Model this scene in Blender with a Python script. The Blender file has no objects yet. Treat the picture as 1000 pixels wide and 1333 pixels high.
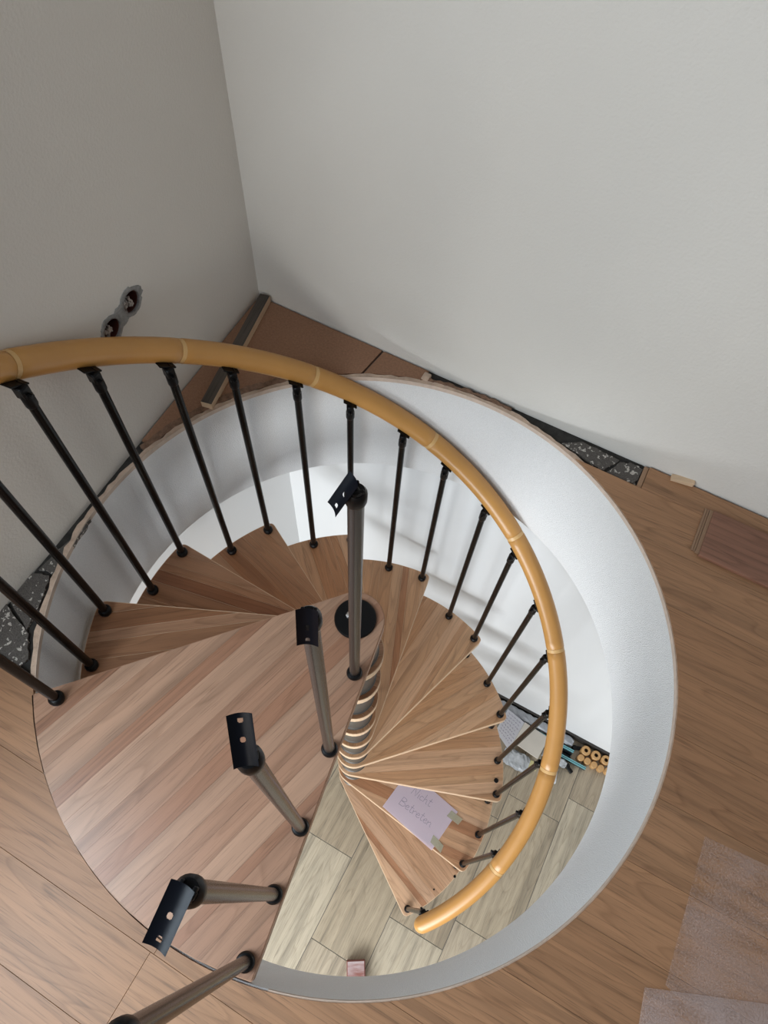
import bpy, bmesh, math, random
from mathutils import Vector, Matrix
random.seed(7)
PI = math.pi
scene = bpy.context.scene
COL = scene.collection

# ------------------------------------------------------------------ camera
cam_data = bpy.data.cameras.new('camera')
cam_data.sensor_fit = 'VERTICAL'
cam_data.sensor_height = 36.0
cam_data.sensor_width = 27.0
cam_data.lens = 891.27 * 36.0 / 1333.0
cam_data.clip_start = 0.02
cam = bpy.data.objects.new('camera', cam_data)
COL.objects.link(cam)
Rm = Matrix(((0.9991010, -0.0069751, -0.0418156), (-0.0144208, 0.8716308, -0.4899508), (0.0398652, 0.4901133, 0.8707466)))
cam.matrix_world = Matrix.Translation((-0.00213, -0.59119, 1.58295)) @ Rm.to_4x4()
scene.camera = cam

# ------------------------------------------------------------------ colour management, world, lights
vs = scene.view_settings
vs.view_transform = 'Standard'
vs.look = 'None'
vs.exposure = 0.0
vs.gamma = 1.0
vs.use_curve_mapping = False

world = bpy.data.worlds.new('world')
scene.world = world
world.use_nodes = True
wn = world.node_tree.nodes
wn['Background'].inputs['Color'].default_value = (0.97, 0.975, 1.0, 1)
wn['Background'].inputs['Strength'].default_value = 0.27

AL = math.radians(-29.4)                      # direction of the back wall
UX = Vector((math.cos(AL), math.sin(AL)))
VY = Vector((-math.sin(AL), math.cos(AL)))
def W(u, v, z=0.0):
    p = UX * u + VY * v
    return Vector((p.x, p.y, z))
def area_light(name, u, v, z, tu, tv, tz, sx, sy, energy, color):
    l = bpy.data.lights.new(name, 'AREA')
    l.shape = 'RECTANGLE'; l.size = sx; l.size_y = sy
    l.energy = energy; l.color = color
    o = bpy.data.objects.new(name, l)
    COL.objects.link(o)
    o.location = W(u, v, z)
    o.rotation_euler = (W(tu, tv, tz) - W(u, v, z)).to_track_quat('-Z', 'Y').to_euler()
    return o
WIN_V0, WIN_V1, WIN_Z0, WIN_Z1 = -2.0, -0.75, 0.75, 1.95     # window in the left wall, out of the frame
area_light('window_daylight', -0.80, -1.375, 1.35, 0.9, -0.50, 0.0, 1.15, 1.1, 58, (0.76, 0.89, 1.0))
area_light('rear_window_daylight', 0.35, -3.2, 0.85, -0.2, 0.6, 0.3, 1.5, 1.2, 23, (1.0, 0.955, 0.89))
area_light('downstairs_window_daylight', 0.4, -3.0, -1.15, 0.5, 0.3, -2.0, 2.2, 1.3, 148, (0.91, 0.96, 1.0))

# ------------------------------------------------------------------ measured dimensions
H = 0.23918                                   # rise of a step
TH0, DTH, DA = math.radians(183.55), math.radians(26.4364), math.radians(12.621)
RB = 0.7015                                   # radius of the balusters
ZR = 0.768                                    # underside of the handrail at TH0
FLOOR_Z = -11 * H
HOLE_C, HOLE_R = Vector((0.0167, 0.0)), 0.763
SLAB = 0.468

# ------------------------------------------------------------------ helpers
def link_mesh(name, bm, m, parent=None, smooth=False, kind=None):
    me = bpy.data.meshes.new(name)
    bmesh.ops.recalc_face_normals(bm, faces=bm.faces[:])
    bm.to_mesh(me); bm.free()
    if smooth:
        for p in me.polygons: p.use_smooth = True
    o = bpy.data.objects.new(name, me)
    COL.objects.link(o)
    if m:
        for mm in (m if isinstance(m, (list, tuple)) else [m]): me.materials.append(mm)
    if parent: o.parent = parent
    if kind: o['kind'] = kind
    return o
def smooth_by_angle(o, deg=40):
    me = o.data
    for p in me.polygons: p.use_smooth = True
    bm = bmesh.new(); bm.from_mesh(me)
    for e in bm.edges:
        if len(e.link_faces) == 2 and e.calc_face_angle(0) > math.radians(deg): e.smooth = False
    bm.to_mesh(me); bm.free()
    return o
def empty(name, loc=(0, 0, 0), rz=0, parent=None):
    o = bpy.data.objects.new(name, None)
    o.empty_display_size = 0.05
    COL.objects.link(o)
    o.location = loc; o.rotation_euler = (0, 0, rz)
    if parent: o.parent = parent
    return o
def tag(o, label, cat, group=None):
    o['label'] = label; o['category'] = cat
    if group: o['group'] = group
    return o
def prism(bm, poly, z0, z1, cham=0.0):
    """vertical prism of a counterclockwise polygon, optional chamfer of the top edge"""
    n = len(poly)
    lo = [bm.verts.new((p[0], p[1], z0)) for p in poly]
    rings = [lo]
    if cham:
        rings.append([bm.verts.new((p[0], p[1], z1 - cham)) for p in poly])
        rings.append([bm.verts.new((p[0], p[1], z1)) for p in inset(poly, cham)])
    else:
        rings.append([bm.verts.new((p[0], p[1], z1)) for p in poly])
    bm.faces.new(lo[::-1]); bm.faces.new(rings[-1])
    for a, b in zip(rings, rings[1:]):
        for i in range(n):
            bm.faces.new((a[i], a[(i + 1) % n], b[(i + 1) % n], b[i]))
def inset(poly, d):
    """move every edge of a convex ccw polygon inwards by d"""
    n = len(poly); out = []
    for i in range(n):
        p0, p1, p2 = Vector(poly[i - 1]), Vector(poly[i]), Vector(poly[(i + 1) % n])
        e1 = (p1 - p0).normalized(); e2 = (p2 - p1).normalized()
        n1 = Vector((-e1.y, e1.x)); n2 = Vector((-e2.y, e2.x))
        b = n1 + n2
        b = b / max(b.dot(n1), 0.2) if b.length > 1e-6 else n1
        out.append((p1.x + b.x * d, p1.y + b.y * d))
    return out
def clip(poly, n, c):
    """keep the part of a polygon with p.n <= c"""
    out = []
    for i in range(len(poly)):
        a, b = poly[i], poly[(i + 1) % len(poly)]
        da, db = a[0] * n[0] + a[1] * n[1] - c, b[0] * n[0] + b[1] * n[1] - c
        if da <= 0: out.append(a)
        if (da < 0 < db) or (db < 0 < da):
            t = da / (da - db)
            out.append((a[0] + (b[0] - a[0]) * t, a[1] + (b[1] - a[1]) * t))
    return out
def area2(poly):
    return 0.5 * sum(poly[i - 1][0] * poly[i][1] - poly[i][0] * poly[i - 1][1] for i in range(len(poly)))
def box(bm, x0, x1, y0, y1, z0, z1, mat=None):
    v = [bm.verts.new((x, y, z)) for z in (z0, z1) for x, y in ((x0, y0), (x1, y0), (x1, y1), (x0, y1))]
    fs = [bm.faces.new([v[i] for i in f]) for f in ((3, 2, 1, 0), (4, 5, 6, 7), (0, 1, 5, 4), (1, 2, 6, 5), (2, 3, 7, 6), (3, 0, 4, 7))]
    if mat:
        bmesh.ops.transform(bm, matrix=mat, verts=v)
    return v, fs
def bevelled_box(bm, x0, x1, y0, y1, z0, z1, b, seg=2, mat=None):
    t = bmesh.new(); box(t, x0, x1, y0, y1, z0, z1)
    bmesh.ops.bevel(t, geom=t.edges[:], offset=b, segments=seg, affect='EDGES', profile=0.5)
    merge(bm, t, mat)
def merge(bm, t, mat=None):
    me = bpy.data.meshes.new('tmp'); 
    if mat: bmesh.ops.transform(t, matrix=mat, verts=t.verts[:])
    t.to_mesh(me); t.free(); bm.from_mesh(me); bpy.data.meshes.remove(me)
def lathe(bm, prof, seg=24, mat=None):
    """surface of revolution about z; prof is [(r, z)] from the bottom up"""
    t = bmesh.new(); rings = []
    for r, z in prof:
        if r < 1e-6: rings.append([t.verts.new((0, 0, z))])
        else: rings.append([t.verts.new((r * math.cos(2 * PI * i / seg), r * math.sin(2 * PI * i / seg), z)) for i in range(seg)])
    for a, b in zip(rings, rings[1:]):
        for i in range(seg):
            j = (i + 1) % seg
            if len(a) == 1 and len(b) == 1: continue
            if len(a) == 1: t.faces.new((a[0], b[j], b[i]))
            elif len(b) == 1: t.faces.new((a[i], a[j], b[0]))
            else: t.faces.new((a[i], a[j], b[j], b[i]))
    merge(bm, t, mat)
def cyl(bm, r, z0, z1, seg=20, mat=None, b=0.0):
    if b: lathe(bm, [(0, z0), (r - b, z0), (r, z0 + b), (r, z1 - b), (r - b, z1), (0, z1)], seg, mat)
    else: lathe(bm, [(0, z0), (r, z0), (r, z1), (0, z1)], seg, mat)
def tube(bm, pts, r, seg=8):
    """round bar along a polyline"""
    rings = []
    n = len(pts)
    up = None
    for i, p in enumerate(pts):
        p = Vector(p)
        d = (Vector(pts[min(i + 1, n - 1)]) - Vector(pts[max(i - 1, 0)])).normalized()
        if up is None:
            up = Vector((0, 0, 1)) if abs(d.z) < 0.9 else Vector((1, 0, 0))
        s = d.cross(up).normalized(); up = s.cross(d).normalized()
        rings.append([bm.verts.new(p + (s * math.cos(2 * PI * k / seg) + up * math.sin(2 * PI * k / seg)) * r) for k in range(seg)])
    for a, b in zip(rings, rings[1:]):
        for k in range(seg):
            bm.faces.new((a[k], a[(k + 1) % seg], b[(k + 1) % seg], b[k]))
    bm.faces.new(rings[0][::-1]); bm.faces.new(rings[-1])
def boolean_cut(o, cutter_bm):
    cme = bpy.data.meshes.new('cutter'); cutter_bm.to_mesh(cme); cutter_bm.free()
    c = bpy.data.objects.new('cutter', cme); COL.objects.link(c)
    if o.parent: c.matrix_world = Matrix.Identity(4)
    md = o.modifiers.new('cut', 'BOOLEAN'); md.operation = 'DIFFERENCE'; md.object = c; md.solver = 'EXACT'
    dg = bpy.context.evaluated_depsgraph_get(); dg.update()
    me = bpy.data.meshes.new_from_object(o.evaluated_get(dg))
    old = o.data; o.modifiers.clear(); o.data = me; me.name = old.name
    bpy.data.meshes.remove(old)
    bpy.data.objects.remove(c); bpy.data.meshes.remove(cme)

# ------------------------------------------------------------------ materials
def new_mat(name):
    m = bpy.data.materials.new(name); m.use_nodes = True
    nt = m.node_tree
    return m, nt, nt.nodes['Principled BSDF']
def N(nt, t, **kw):
    n = nt.nodes.new(t)
    for k, v in kw.items(): setattr(n, k, v)
    return n
def ramp(nt, stops):
    r = nt.nodes.new('ShaderNodeValToRGB')
    e = r.color_ramp.elements
    e[0].position, e[0].color = stops[0][0], (*stops[0][1], 1)
    e[1].position, e[1].color = stops[-1][0], (*stops[-1][1], 1)
    for p, c in stops[1:-1]:
        x = e.new(p); x.color = (*c, 1)
    return r
def plain(name, col, rough=0.5, metal=0.0, bump=0.0, bscale=300, var=0.0, vscale=8, spec=0.5, detail=3):
    m, nt, b = new_mat(name)
    b.inputs['Base Color'].default_value = (*col, 1)
    b.inputs['Roughness'].default_value = rough
    b.inputs['Metallic'].default_value = metal
    b.inputs['Specular IOR Level'].default_value = spec
    tc = N(nt, 'ShaderNodeTexCoord')
    if bump:
        no = N(nt, 'ShaderNodeTexNoise'); no.inputs['Scale'].default_value = bscale; no.inputs['Detail'].default_value = detail
        nt.links.new(tc.outputs['Object'], no.inputs['Vector'])
        bp = N(nt, 'ShaderNodeBump'); bp.inputs['Strength'].default_value = bump; bp.inputs['Distance'].default_value = 0.004
        nt.links.new(no.outputs['Fac'], bp.inputs['Height']); nt.links.new(bp.outputs['Normal'], b.inputs['Normal'])
    if var:
        no = N(nt, 'ShaderNodeTexNoise'); no.inputs['Scale'].default_value = vscale; no.inputs['Detail'].default_value = 4
        nt.links.new(tc.outputs['Object'], no.inputs['Vector'])
        r = ramp(nt, [(0.3, tuple(c * (1 - var) for c in col)), (0.7, tuple(min(1, c * (1 + var)) for c in col))])
        nt.links.new(no.outputs['Fac'], r.inputs['Fac']); nt.links.new(r.outputs['Color'], b.inputs['Base Color'])
    return m
def wood(name, dark=0.72, light=1.12, rough=0.42, streak=34.0, lng=1.6, rings=0.5, pore=0.25, coat=0.0, tint=(1, 1, 1)):
    """grain along local x; the base colour is the object's own viewport colour"""
    m, nt, b = new_mat(name)
    L = nt.links.new
    tc = N(nt, 'ShaderNodeTexCoord'); oi = N(nt, 'ShaderNodeObjectInfo')
    mul = N(nt, 'ShaderNodeMath', operation='MULTIPLY'); mul.inputs[1].default_value = 37.0
    L(oi.outputs['Random'], mul.inputs[0])
    off = N(nt, 'ShaderNodeCombineXYZ')
    for i in range(3): L(mul.outputs[0], off.inputs[i])
    add = N(nt, 'ShaderNodeVectorMath', operation='ADD')
    L(tc.outputs['Object'], add.inputs[0]); L(off.outputs[0], add.inputs[1])
    def noise(scale, detail, dist=0.0):
        mp = N(nt, 'ShaderNodeMapping'); mp.inputs['Scale'].default_value = scale
        L(add.outputs[0], mp.inputs['Vector'])
        no = N(nt, 'ShaderNodeTexNoise'); no.inputs['Scale'].default_value = 1.0
        no.inputs['Detail'].default_value = detail; no.inputs['Distortion'].default_value = dist * 0.3
        L(mp.outputs[0], no.inputs['Vector'])
        return no
    g1 = noise((lng, streak, streak), 5, 0.6)                     # broad bands along the grain
    r1 = ramp(nt, [(0.28, (dark,) * 3), (0.5, (1, 1, 1)), (0.75, (light,) * 3)])
    L(g1.outputs['Fac'], r1.inputs['Fac'])
    # cathedral rings
    mp = N(nt, 'ShaderNodeMapping'); mp.inputs['Scale'].default_value = (1.1, 9.0, 9.0)
    L(add.outputs[0], mp.inputs['Vector'])
    n0 = N(nt, 'ShaderNodeTexNoise'); n0.inputs['Scale'].default_value = 1.0; n0.inputs['Detail'].default_value = 1.5
    L(mp.outputs[0], n0.inputs['Vector'])
    sc = N(nt, 'ShaderNodeMath', operation='MULTIPLY'); sc.inputs[1].default_value = 14.0
    L(n0.outputs['Fac'], sc.inputs[0])
    fr = N(nt, 'ShaderNodeMath', operation='FRACT'); L(sc.outputs[0], fr.inputs[0])
    r2 = ramp(nt, [(0.0, (1, 1, 1)), (0.72, (1 - 0.12 * rings,) * 3), (0.9, (1 - 0.42 * rings, 1 - 0.46 * rings, 1 - 0.5 * rings)), (1.0, (1, 1, 1))])
    L(fr.outputs[0], r2.inputs['Fac'])
    # fine pores
    g3 = noise((12, 420, 420), 2)
    r3 = ramp(nt, [(0.30, (1 - pore,) * 3), (0.44, (1, 1, 1))])
    L(g3.outputs['Fac'], r3.inputs['Fac'])
    col = oi.outputs['Color']
    for r in (r1, r2, r3):
        mx = N(nt, 'ShaderNodeMix', data_type='RGBA', blend_type='MULTIPLY'); mx.inputs[0].default_value = 1.0
        L(col, mx.inputs[6]); L(r.outputs['Color'], mx.inputs[7]); col = mx.outputs[2]
    L(col, b.inputs['Base Color'])
    b.inputs['Roughness'].default_value = rough
    b.inputs['Coat Weight'].default_value = coat
    bp = N(nt, 'ShaderNodeBump'); bp.inputs['Strength'].default_value = 0.08; bp.inputs['Distance'].default_value = 0.002
    L(g3.outputs['Fac'], bp.inputs['Height']); L(bp.outputs['Normal'], b.inputs['Normal'])
    return m

M_wall = plain('wall_paint', (0.68, 0.652, 0.603), 0.85, bump=0.25, bscale=160, var=0.02, vscale=2.5)
M_wall_low = plain('wall_paint_downstairs', (0.70, 0.71, 0.715), 0.85, bump=0.1, bscale=160)
M_ring = plain('roughcast_plaster', (0.745, 0.745, 0.742), 0.9, bump=0.8, bscale=420, var=0.05, vscale=300, detail=3)
M_rim = plain('plaster_rim', (0.50, 0.37, 0.28), 0.9, bump=0.6, bscale=180, var=0.18, vscale=40)
M_slab = plain('concrete_slab', (0.42, 0.41, 0.39), 0.95, bump=0.4, bscale=90, var=0.1, vscale=20)
M_gap = plain('subfloor_gap_shade', (0.03, 0.027, 0.024), 0.95, bump=0.6, bscale=120, var=0.4, vscale=40)  # subfloor coloured near-black, painting in the shade of the open gaps
M_beech = wood('beech_treads', 0.74, 1.14, 0.36, 34, 0.6, 0.5, 0.24)
M_land = wood('beech_landing', 0.74, 1.14, 0.33, 30, 0.5, 0.4, 0.26)
M_edge = plain('beech_edge', (0.66, 0.47, 0.31), 0.45, var=0.06, vscale=50)
M_edge_land = plain('beech_edge_landing', (0.36, 0.20, 0.12), 0.45, var=0.1, vscale=50)
M_lam = wood('laminate_floor', 0.70, 1.16, 0.50, 52, 0.8, 0.5, 0.34)
M_rail = wood('handrail_wood', 0.9, 1.05, 0.34, 30, 1.0, 0.1, 0.05)
M_tile = wood('wood_look_tile', 0.60, 1.18, 0.42, 30, 1.5, 0.4, 0.45)
M_grout = plain('grout', (0.13, 0.12, 0.105), 0.9)
M_black = plain('black_plastic', (0.004, 0.004, 0.0045), 0.36, spec=0.18)
M_blackm = plain('black_steel', (0.003, 0.0045, 0.009), 0.30, spec=0.22)
M_bal = plain('dark_painted_steel', (0.005, 0.004, 0.0038), 0.24, metal=0.0, spec=0.16)
M_post = plain('bronze_grey_steel', (0.030, 0.025, 0.023), 0.27, metal=0.1, spec=0.45)
M_spacer = plain('grey_steel_sleeve', (0.105, 0.10, 0.092), 0.34, metal=0.5)
M_steel = plain('bright_steel', (0.75, 0.75, 0.75), 0.25, metal=1.0)
M_fibre = plain('fibreboard', (0.275, 0.145, 0.085), 0.95, bump=0.3, bscale=400, var=0.13, vscale=160)
M_fibre_torn = plain('torn_fibreboard', (0.19, 0.11, 0.07), 0.95, bump=0.8, bscale=150, var=0.3, vscale=80)
M_batten = wood('weathered_batten', 0.55, 1.25, 0.85, 60, 2.0, 0.3, 0.4)
M_batten_side = plain('fresh_sawn_wood', (0.60, 0.43, 0.28), 0.8, var=0.08, vscale=30)

# rubble and screed with pale stones
def terrazzo(name):
    m, nt, b = new_mat(name); L = nt.links.new
    tc = N(nt, 'ShaderNodeTexCoord')
    vo = N(nt, 'ShaderNodeTexVoronoi'); vo.inputs['Scale'].default_value = 150
    no = N(nt, 'ShaderNodeTexNoise'); no.inputs['Scale'].default_value = 60
    no2 = N(nt, 'ShaderNodeTexNoise'); no2.inputs['Scale'].default_value = 450
    mx = N(nt, 'ShaderNodeMix', data_type='RGBA'); mx.inputs[0].default_value = 0.03
    for n in (no, no2): L(tc.outputs['Object'], n.inputs['Vector'])
    L(tc.outputs['Object'], mx.inputs[6]); L(no.outputs['Color'], mx.inputs[7]); L(mx.outputs[2], vo.inputs['Vector'])
    sep = N(nt, 'ShaderNodeSeparateColor'); L(vo.outputs['Color'], sep.inputs[0])
    r = ramp(nt, [(0.0, (0.10, 0.088, 0.078)), (0.88, (0.14, 0.125, 0.11)), (0.90, (0.52, 0.48, 0.43)), (1.0, (0.62, 0.58, 0.52))])
    r.color_ramp.interpolation = 'CONSTANT'
    L(sep.outputs[0], r.inputs['Fac'])
    r2 = ramp(nt, [(0.35, (0.6, 0.6, 0.6)), (0.7, (1.3, 1.3, 1.3))]); L(no2.outputs['Fac'], r2.inputs['Fac'])
    m2 = N(nt, 'ShaderNodeMix', data_type='RGBA', blend_type='MULTIPLY'); m2.inputs[0].default_value = 1
    L(r.outputs['Color'], m2.inputs[6]); L(r2.outputs['Color'], m2.inputs[7]); L(m2.outputs[2], b.inputs['Base Color'])
    b.inputs['Roughness'].default_value = 0.9
    bp = N(nt, 'ShaderNodeBump'); bp.inputs['Strength'].default_value = 0.5; bp.inputs['Distance'].default_value = 0.004
    L(no2.outputs['Fac'], bp.inputs['Height']); L(bp.outputs['Normal'], b.inputs['Normal'])
    return m
M_terr = terrazzo('terrazzo_screed')

def foil_mat(name, alpha, col):
    m, nt, b = new_mat(name); L = nt.links.new
    b.inputs['Base Color'].default_value = (*col, 1); b.inputs['Roughness'].default_value = 0.55
    tc = N(nt, 'ShaderNodeTexCoord')
    no = N(nt, 'ShaderNodeTexNoise'); no.inputs['Scale'].default_value = 320; no.inputs['Detail'].default_value = 3
    L(tc.outputs['Object'], no.inputs['Vector'])
    no2 = N(nt, 'ShaderNodeTexNoise'); no2.inputs['Scale'].default_value = 9; no2.inputs['Detail'].default_value = 3
    L(tc.outputs['Object'], no2.inputs['Vector'])
    ad = N(nt, 'ShaderNodeMath', operation='ADD'); L(no.outputs['Fac'], ad.inputs[0]); L(no2.outputs['Fac'], ad.inputs[1])
    mr = N(nt, 'ShaderNodeMapRange'); mr.inputs[1].default_value = 0.7; mr.inputs[2].default_value = 1.4
    mr.inputs[3].default_value = alpha - 0.16; mr.inputs[4].default_value = alpha + 0.2
    L(ad.outputs[0], mr.inputs[0]); L(mr.outputs[0], b.inputs['Alpha'])
    bp = N(nt, 'ShaderNodeBump'); bp.inputs['Strength'].default_value = 0.4; bp.inputs['Distance'].default_value = 0.002
    L(no.outputs['Fac'], bp.inputs['Height']); L(bp.outputs['Normal'], b.inputs['Normal'])
    return m
M_foil = foil_mat('foam_underlay_film', 0.16, (0.56, 0.42, 0.37))
M_foil2 = foil_mat('foam_underlay_film_double', 0.25, (0.60, 0.48, 0.45))
M_tape = foil_mat('masking_tape', 0.75, (0.62, 0.60, 0.45))
M_wrap = foil_mat('grey_plastic_wrap', 0.80, (0.36, 0.38, 0.41))
M_paper = plain('lilac_white_paper', (0.90, 0.80, 0.92), 0.8)
M_paper2 = plain('white_paper', (0.85, 0.85, 0.90), 0.8)
M_ink = plain('pen_ink', (0.30, 0.26, 0.38), 0.7)
M_gypsum = plain('grey_mounting_plaster', (0.27, 0.27, 0.26), 0.95, bump=0.8, bscale=120, var=0.25, vscale=60)
M_cup = plain('red_brown_box_plastic', (0.085, 0.026, 0.018), 0.5, var=0.3, vscale=60)
M_wire = plain('wire_end_white', (0.45, 0.42, 0.38), 0.6)

# ------------------------------------------------------------------ structure: upstairs walls
def wall_slab(name, a, b, t, z0, z1, m):
    """upright wall from uv point a to b, thickness t to the left of a->b"""
    bm = bmesh.new()
    pa, pb = W(*a), W(*b)
    d = (pb - pa).normalized(); n = Vector((-d.y, d.x, 0)) * t
    poly = [(pa.x, pa.y), (pa.x + n.x, pa.y + n.y), (pb.x + n.x, pb.y + n.y), (pb.x, pb.y)]
    if area2(poly) < 0: poly = poly[::-1]
    prism(bm, poly, z0, z1)
    return link_mesh(name, bm, m, kind='structure')
CORNER = (-0.815, 0.803); W1END = (-0.700, -3.0)
W1SL = (-0.755 + 0.815) / (-0.407 - 0.803)           # du/dv of the left wall
def w1u(v): return -0.815 + (v - 0.803) * W1SL
W1END = (w1u(-3.0), -3.0)
wall_left = wall_slab('wall_left', W1END, (CORNER[0], CORNER[1]), 0.2, -0.03, 2.45, M_wall)
wall_back = wall_slab('wall_back', CORNER, (3.2, 0.803), 0.2, -0.03, 2.45, M_wall)
# window opening in the left wall
cb = bmesh.new()
mt = Matrix.Rotation(AL, 4, 'Z')
box(cb, -1.4, -0.3, WIN_V0, WIN_V1, WIN_Z0, WIN_Z1, mt)
d1 = (W(*CORNER) - W(*W1END)).normalized()            # along the left wall towards the corner
n1 = Vector((d1.y, -d1.x, 0))                         # into the room
boolean_cut(wall_left, cb)
wf = bmesh.new()
for (v0, v1, z0, z1) in ((WIN_V0, WIN_V0 + .06, WIN_Z0, WIN_Z1), (WIN_V1 - .06, WIN_V1, WIN_Z0, WIN_Z1), (WIN_V0 + .06, WIN_V1 - .06, WIN_Z0, WIN_Z0 + .06),
                         (WIN_V0 + .06, WIN_V1 - .06, WIN_Z1 - .06, WIN_Z1)):
    box(wf, -0.86, -0.82, v0, v1, z0, z1, mt)
link_mesh('window_1', wf, plain('window_frame_white', (0.8, 0.8, 0.79), 0.4), kind='structure')

# ------------------------------------------------------------------ upstairs floor: slab, planks, boards, screed
U1, V0 = 2.6, -2.6
def hole_cutter(r, z0, z1, seg=160):
    bm = bmesh.new()
    vs_ = [[bm.verts.new((HOLE_C.x + r * math.cos(2 * PI * i / seg), HOLE_C.y + r * math.sin(2 * PI * i / seg), z)) for i in range(seg)] for z in (z0, z1)]
    bm.faces.new(vs_[0][::-1]); bm.faces.new(vs_[1])
    for i in range(seg): bm.faces.new((vs_[0][i], vs_[0][(i + 1) % seg], vs_[1][(i + 1) % seg], vs_[1][i]))
    return bm
def floor_poly(e=0.0): return [tuple(W(*p)[:2]) for p in ((w1u(V0) - e, V0), (U1, V0), (U1, 0.803 + e), (CORNER[0] - e, 0.803 + e))]
bm = bmesh.new(); prism(bm, floor_poly(0.1), -0.06, -0.014)
floor = link_mesh('floor', bm, M_gap, kind='structure'); boolean_cut(floor, hole_cutter(0.772, -0.3, 0.3))
bm = bmesh.new(); prism(bm, floor_poly(0.1), -SLAB, -0.062)
ceiling = link_mesh('ceiling', bm, plain('ceiling_white', (0.72, 0.71, 0.69), 0.9), kind='structure'); boolean_cut(ceiling, hole_cutter(0.775, -1, 1))

# plaster lining of the round well and its rim
def ring_mesh(r0, r1, z0, z1, seg=180, jag=0.0, a0=0, a1=2 * PI):
    bm = bmesh.new(); prev = None; first = None
    full = abs(a1 - a0 - 2 * PI) < 1e-6
    for i in range(seg + (0 if full else 1)):
        a = a0 + (a1 - a0) * i / seg
        ro = r1 + jag * (random.random() - 0.5); zz = z1 + jag * 0.4 * (random.random() - 0.5)
        c = [bm.verts.new((HOLE_C.x + r * math.cos(a), HOLE_C.y + r * math.sin(a), z)) for r, z in ((r0, z0), (r0, z1), (ro, zz), (r1, z0))]
        if prev:
            for k in range(4): bm.faces.new((prev[k], prev[(k + 1) % 4], c[(k + 1) % 4], c[k]))
        else: first = c
        prev = c
    if full:
        for k in range(4): bm.faces.new((prev[k], prev[(k + 1) % 4], first[(k + 1) % 4], first[k]))
    else:
        bm.faces.new(first); bm.faces.new(prev[::-1])
    return bm
smooth_by_angle(link_mesh('wall_stairwell', ring_mesh(HOLE_R, 0.774, -SLAB, -0.012), M_ring, kind='structure'), 30)
link_mesh('trim_1', ring_mesh(HOLE_R + 0.0005, 0.7755, -0.012, -0.003, jag=0.008, a0=math.radians(256.5), a1=math.radians(552)), M_rim, kind='structure')
link_mesh('trim_2', ring_mesh(HOLE_R - 0.0006, HOLE_R + 0.0004, -0.018, -0.0025, jag=0.0, seg=200, a0=math.radians(256.5), a1=math.radians(552)), plain('pale_plaster_edge', (0.55, 0.44, 0.36), 0.9, var=0.1, vscale=60), kind='structure')

LAMCOL = [(0.318, 0.163, 0.080), (0.335, 0.174, 0.087), (0.308, 0.157, 0.077), (0.342, 0.180, 0.091)]
def local_uv_mesh(name, poly_uv, z0, z1, m, parent, color, cutr=None, cham=0.0004, origin=None):
    """prism given in uv; the object is turned so that its local x runs along the back wall"""
    cu = origin or (sum(p[0] for p in poly_uv) / len(poly_uv), sum(p[1] for p in poly_uv) / len(poly_uv))
    bm = bmesh.new(); prism(bm, [(p[0] - cu[0], p[1] - cu[1]) for p in poly_uv], z0, z1, cham)
    o = link_mesh(name, bm, m, parent)
    o.matrix_world = Matrix.Translation(W(*cu)) @ Matrix.Rotation(AL, 4, 'Z')
    if cutr: boolean_cut(o, hole_cutter(cutr, -0.3, 0.3, 200))
    o.color = (*color, 1)
    return o
hc = (HOLE_C.dot(UX), HOLE_C.dot(VY))
PW = 0.15; VTOP = 0.718
row_joints = {0: 0.503, 10: -0.01}
for r in range(0, 23):
    v1 = 0.797 if r == 0 else VTOP - (r - 1) * PW
    v0 = VTOP - r * PW
    if v0 < V0: break
    us = [w1u(v0) + 0.006]
    first = -1.9 + random.random() * 1.1
    if r == 0: us = [0.497]; joints = [1.55]
    elif r == 11: joints = [-0.008, 0.672]
    else:
        joints = []
        x = [0.2, 1.35, 1.6, 1.45, 1.3, 1.55, 1.7, 1.4, 1.25, 1.5, 0, 0.9, 0.35, 1.1, 0.6, 0.2, 0.9, 0.5, 0.1, 0.8, 0.4, 0.9, 0.2][r]
        joints = [x] if x + 1.2 > U1 else [x, x + 1.2]
        if r == 1: joints = [1.35]
    us += joints + [U1]
    for a, b in zip(us, us[1:]):
        g = 0.0003
        if r == 1: a = max(a, 0.28)
        # left side rows start below the broken screed
        if a < -0.5 and r < 9:
            a = hc[0]
        if b < a + 0.01: continue
        poly = [(a + g, v0 + g), (b - g, v0 + g), (b - g, v1 - g), (a + g, v1 - g)]
        col = random.choice(LAMCOL)
        far = max(0, min(1, (hc[0] + 0.3 - (a + b) / 2)))
        ins = min(math.hypot(max(a - hc[0], 0, hc[0] - b), max(v0 - hc[1], 0, hc[1] - v1)), 9)
        wholly = all(math.hypot(px - hc[0], py - hc[1]) < 0.76 for px, py in poly)
        if wholly: continue
        local_uv_mesh('plank', poly, -0.0135, 0.0, M_lam, floor, col, cutr=0.7660 if ins < 0.77 else None)
# cut end of the first plank: pale tongue strip
bm = bmesh.new(); box(bm, 0, 0.012, 0, 0.076, -0.012, -0.005)
o = link_mesh('plank_tongue', bm, plain('laminate_end', (0.33, 0.20, 0.12), 0.8), floor); o.matrix_world = Matrix.Translation(W(0.484, 0.720)) @ Matrix.Rotation(AL, 4, 'Z')

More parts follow.
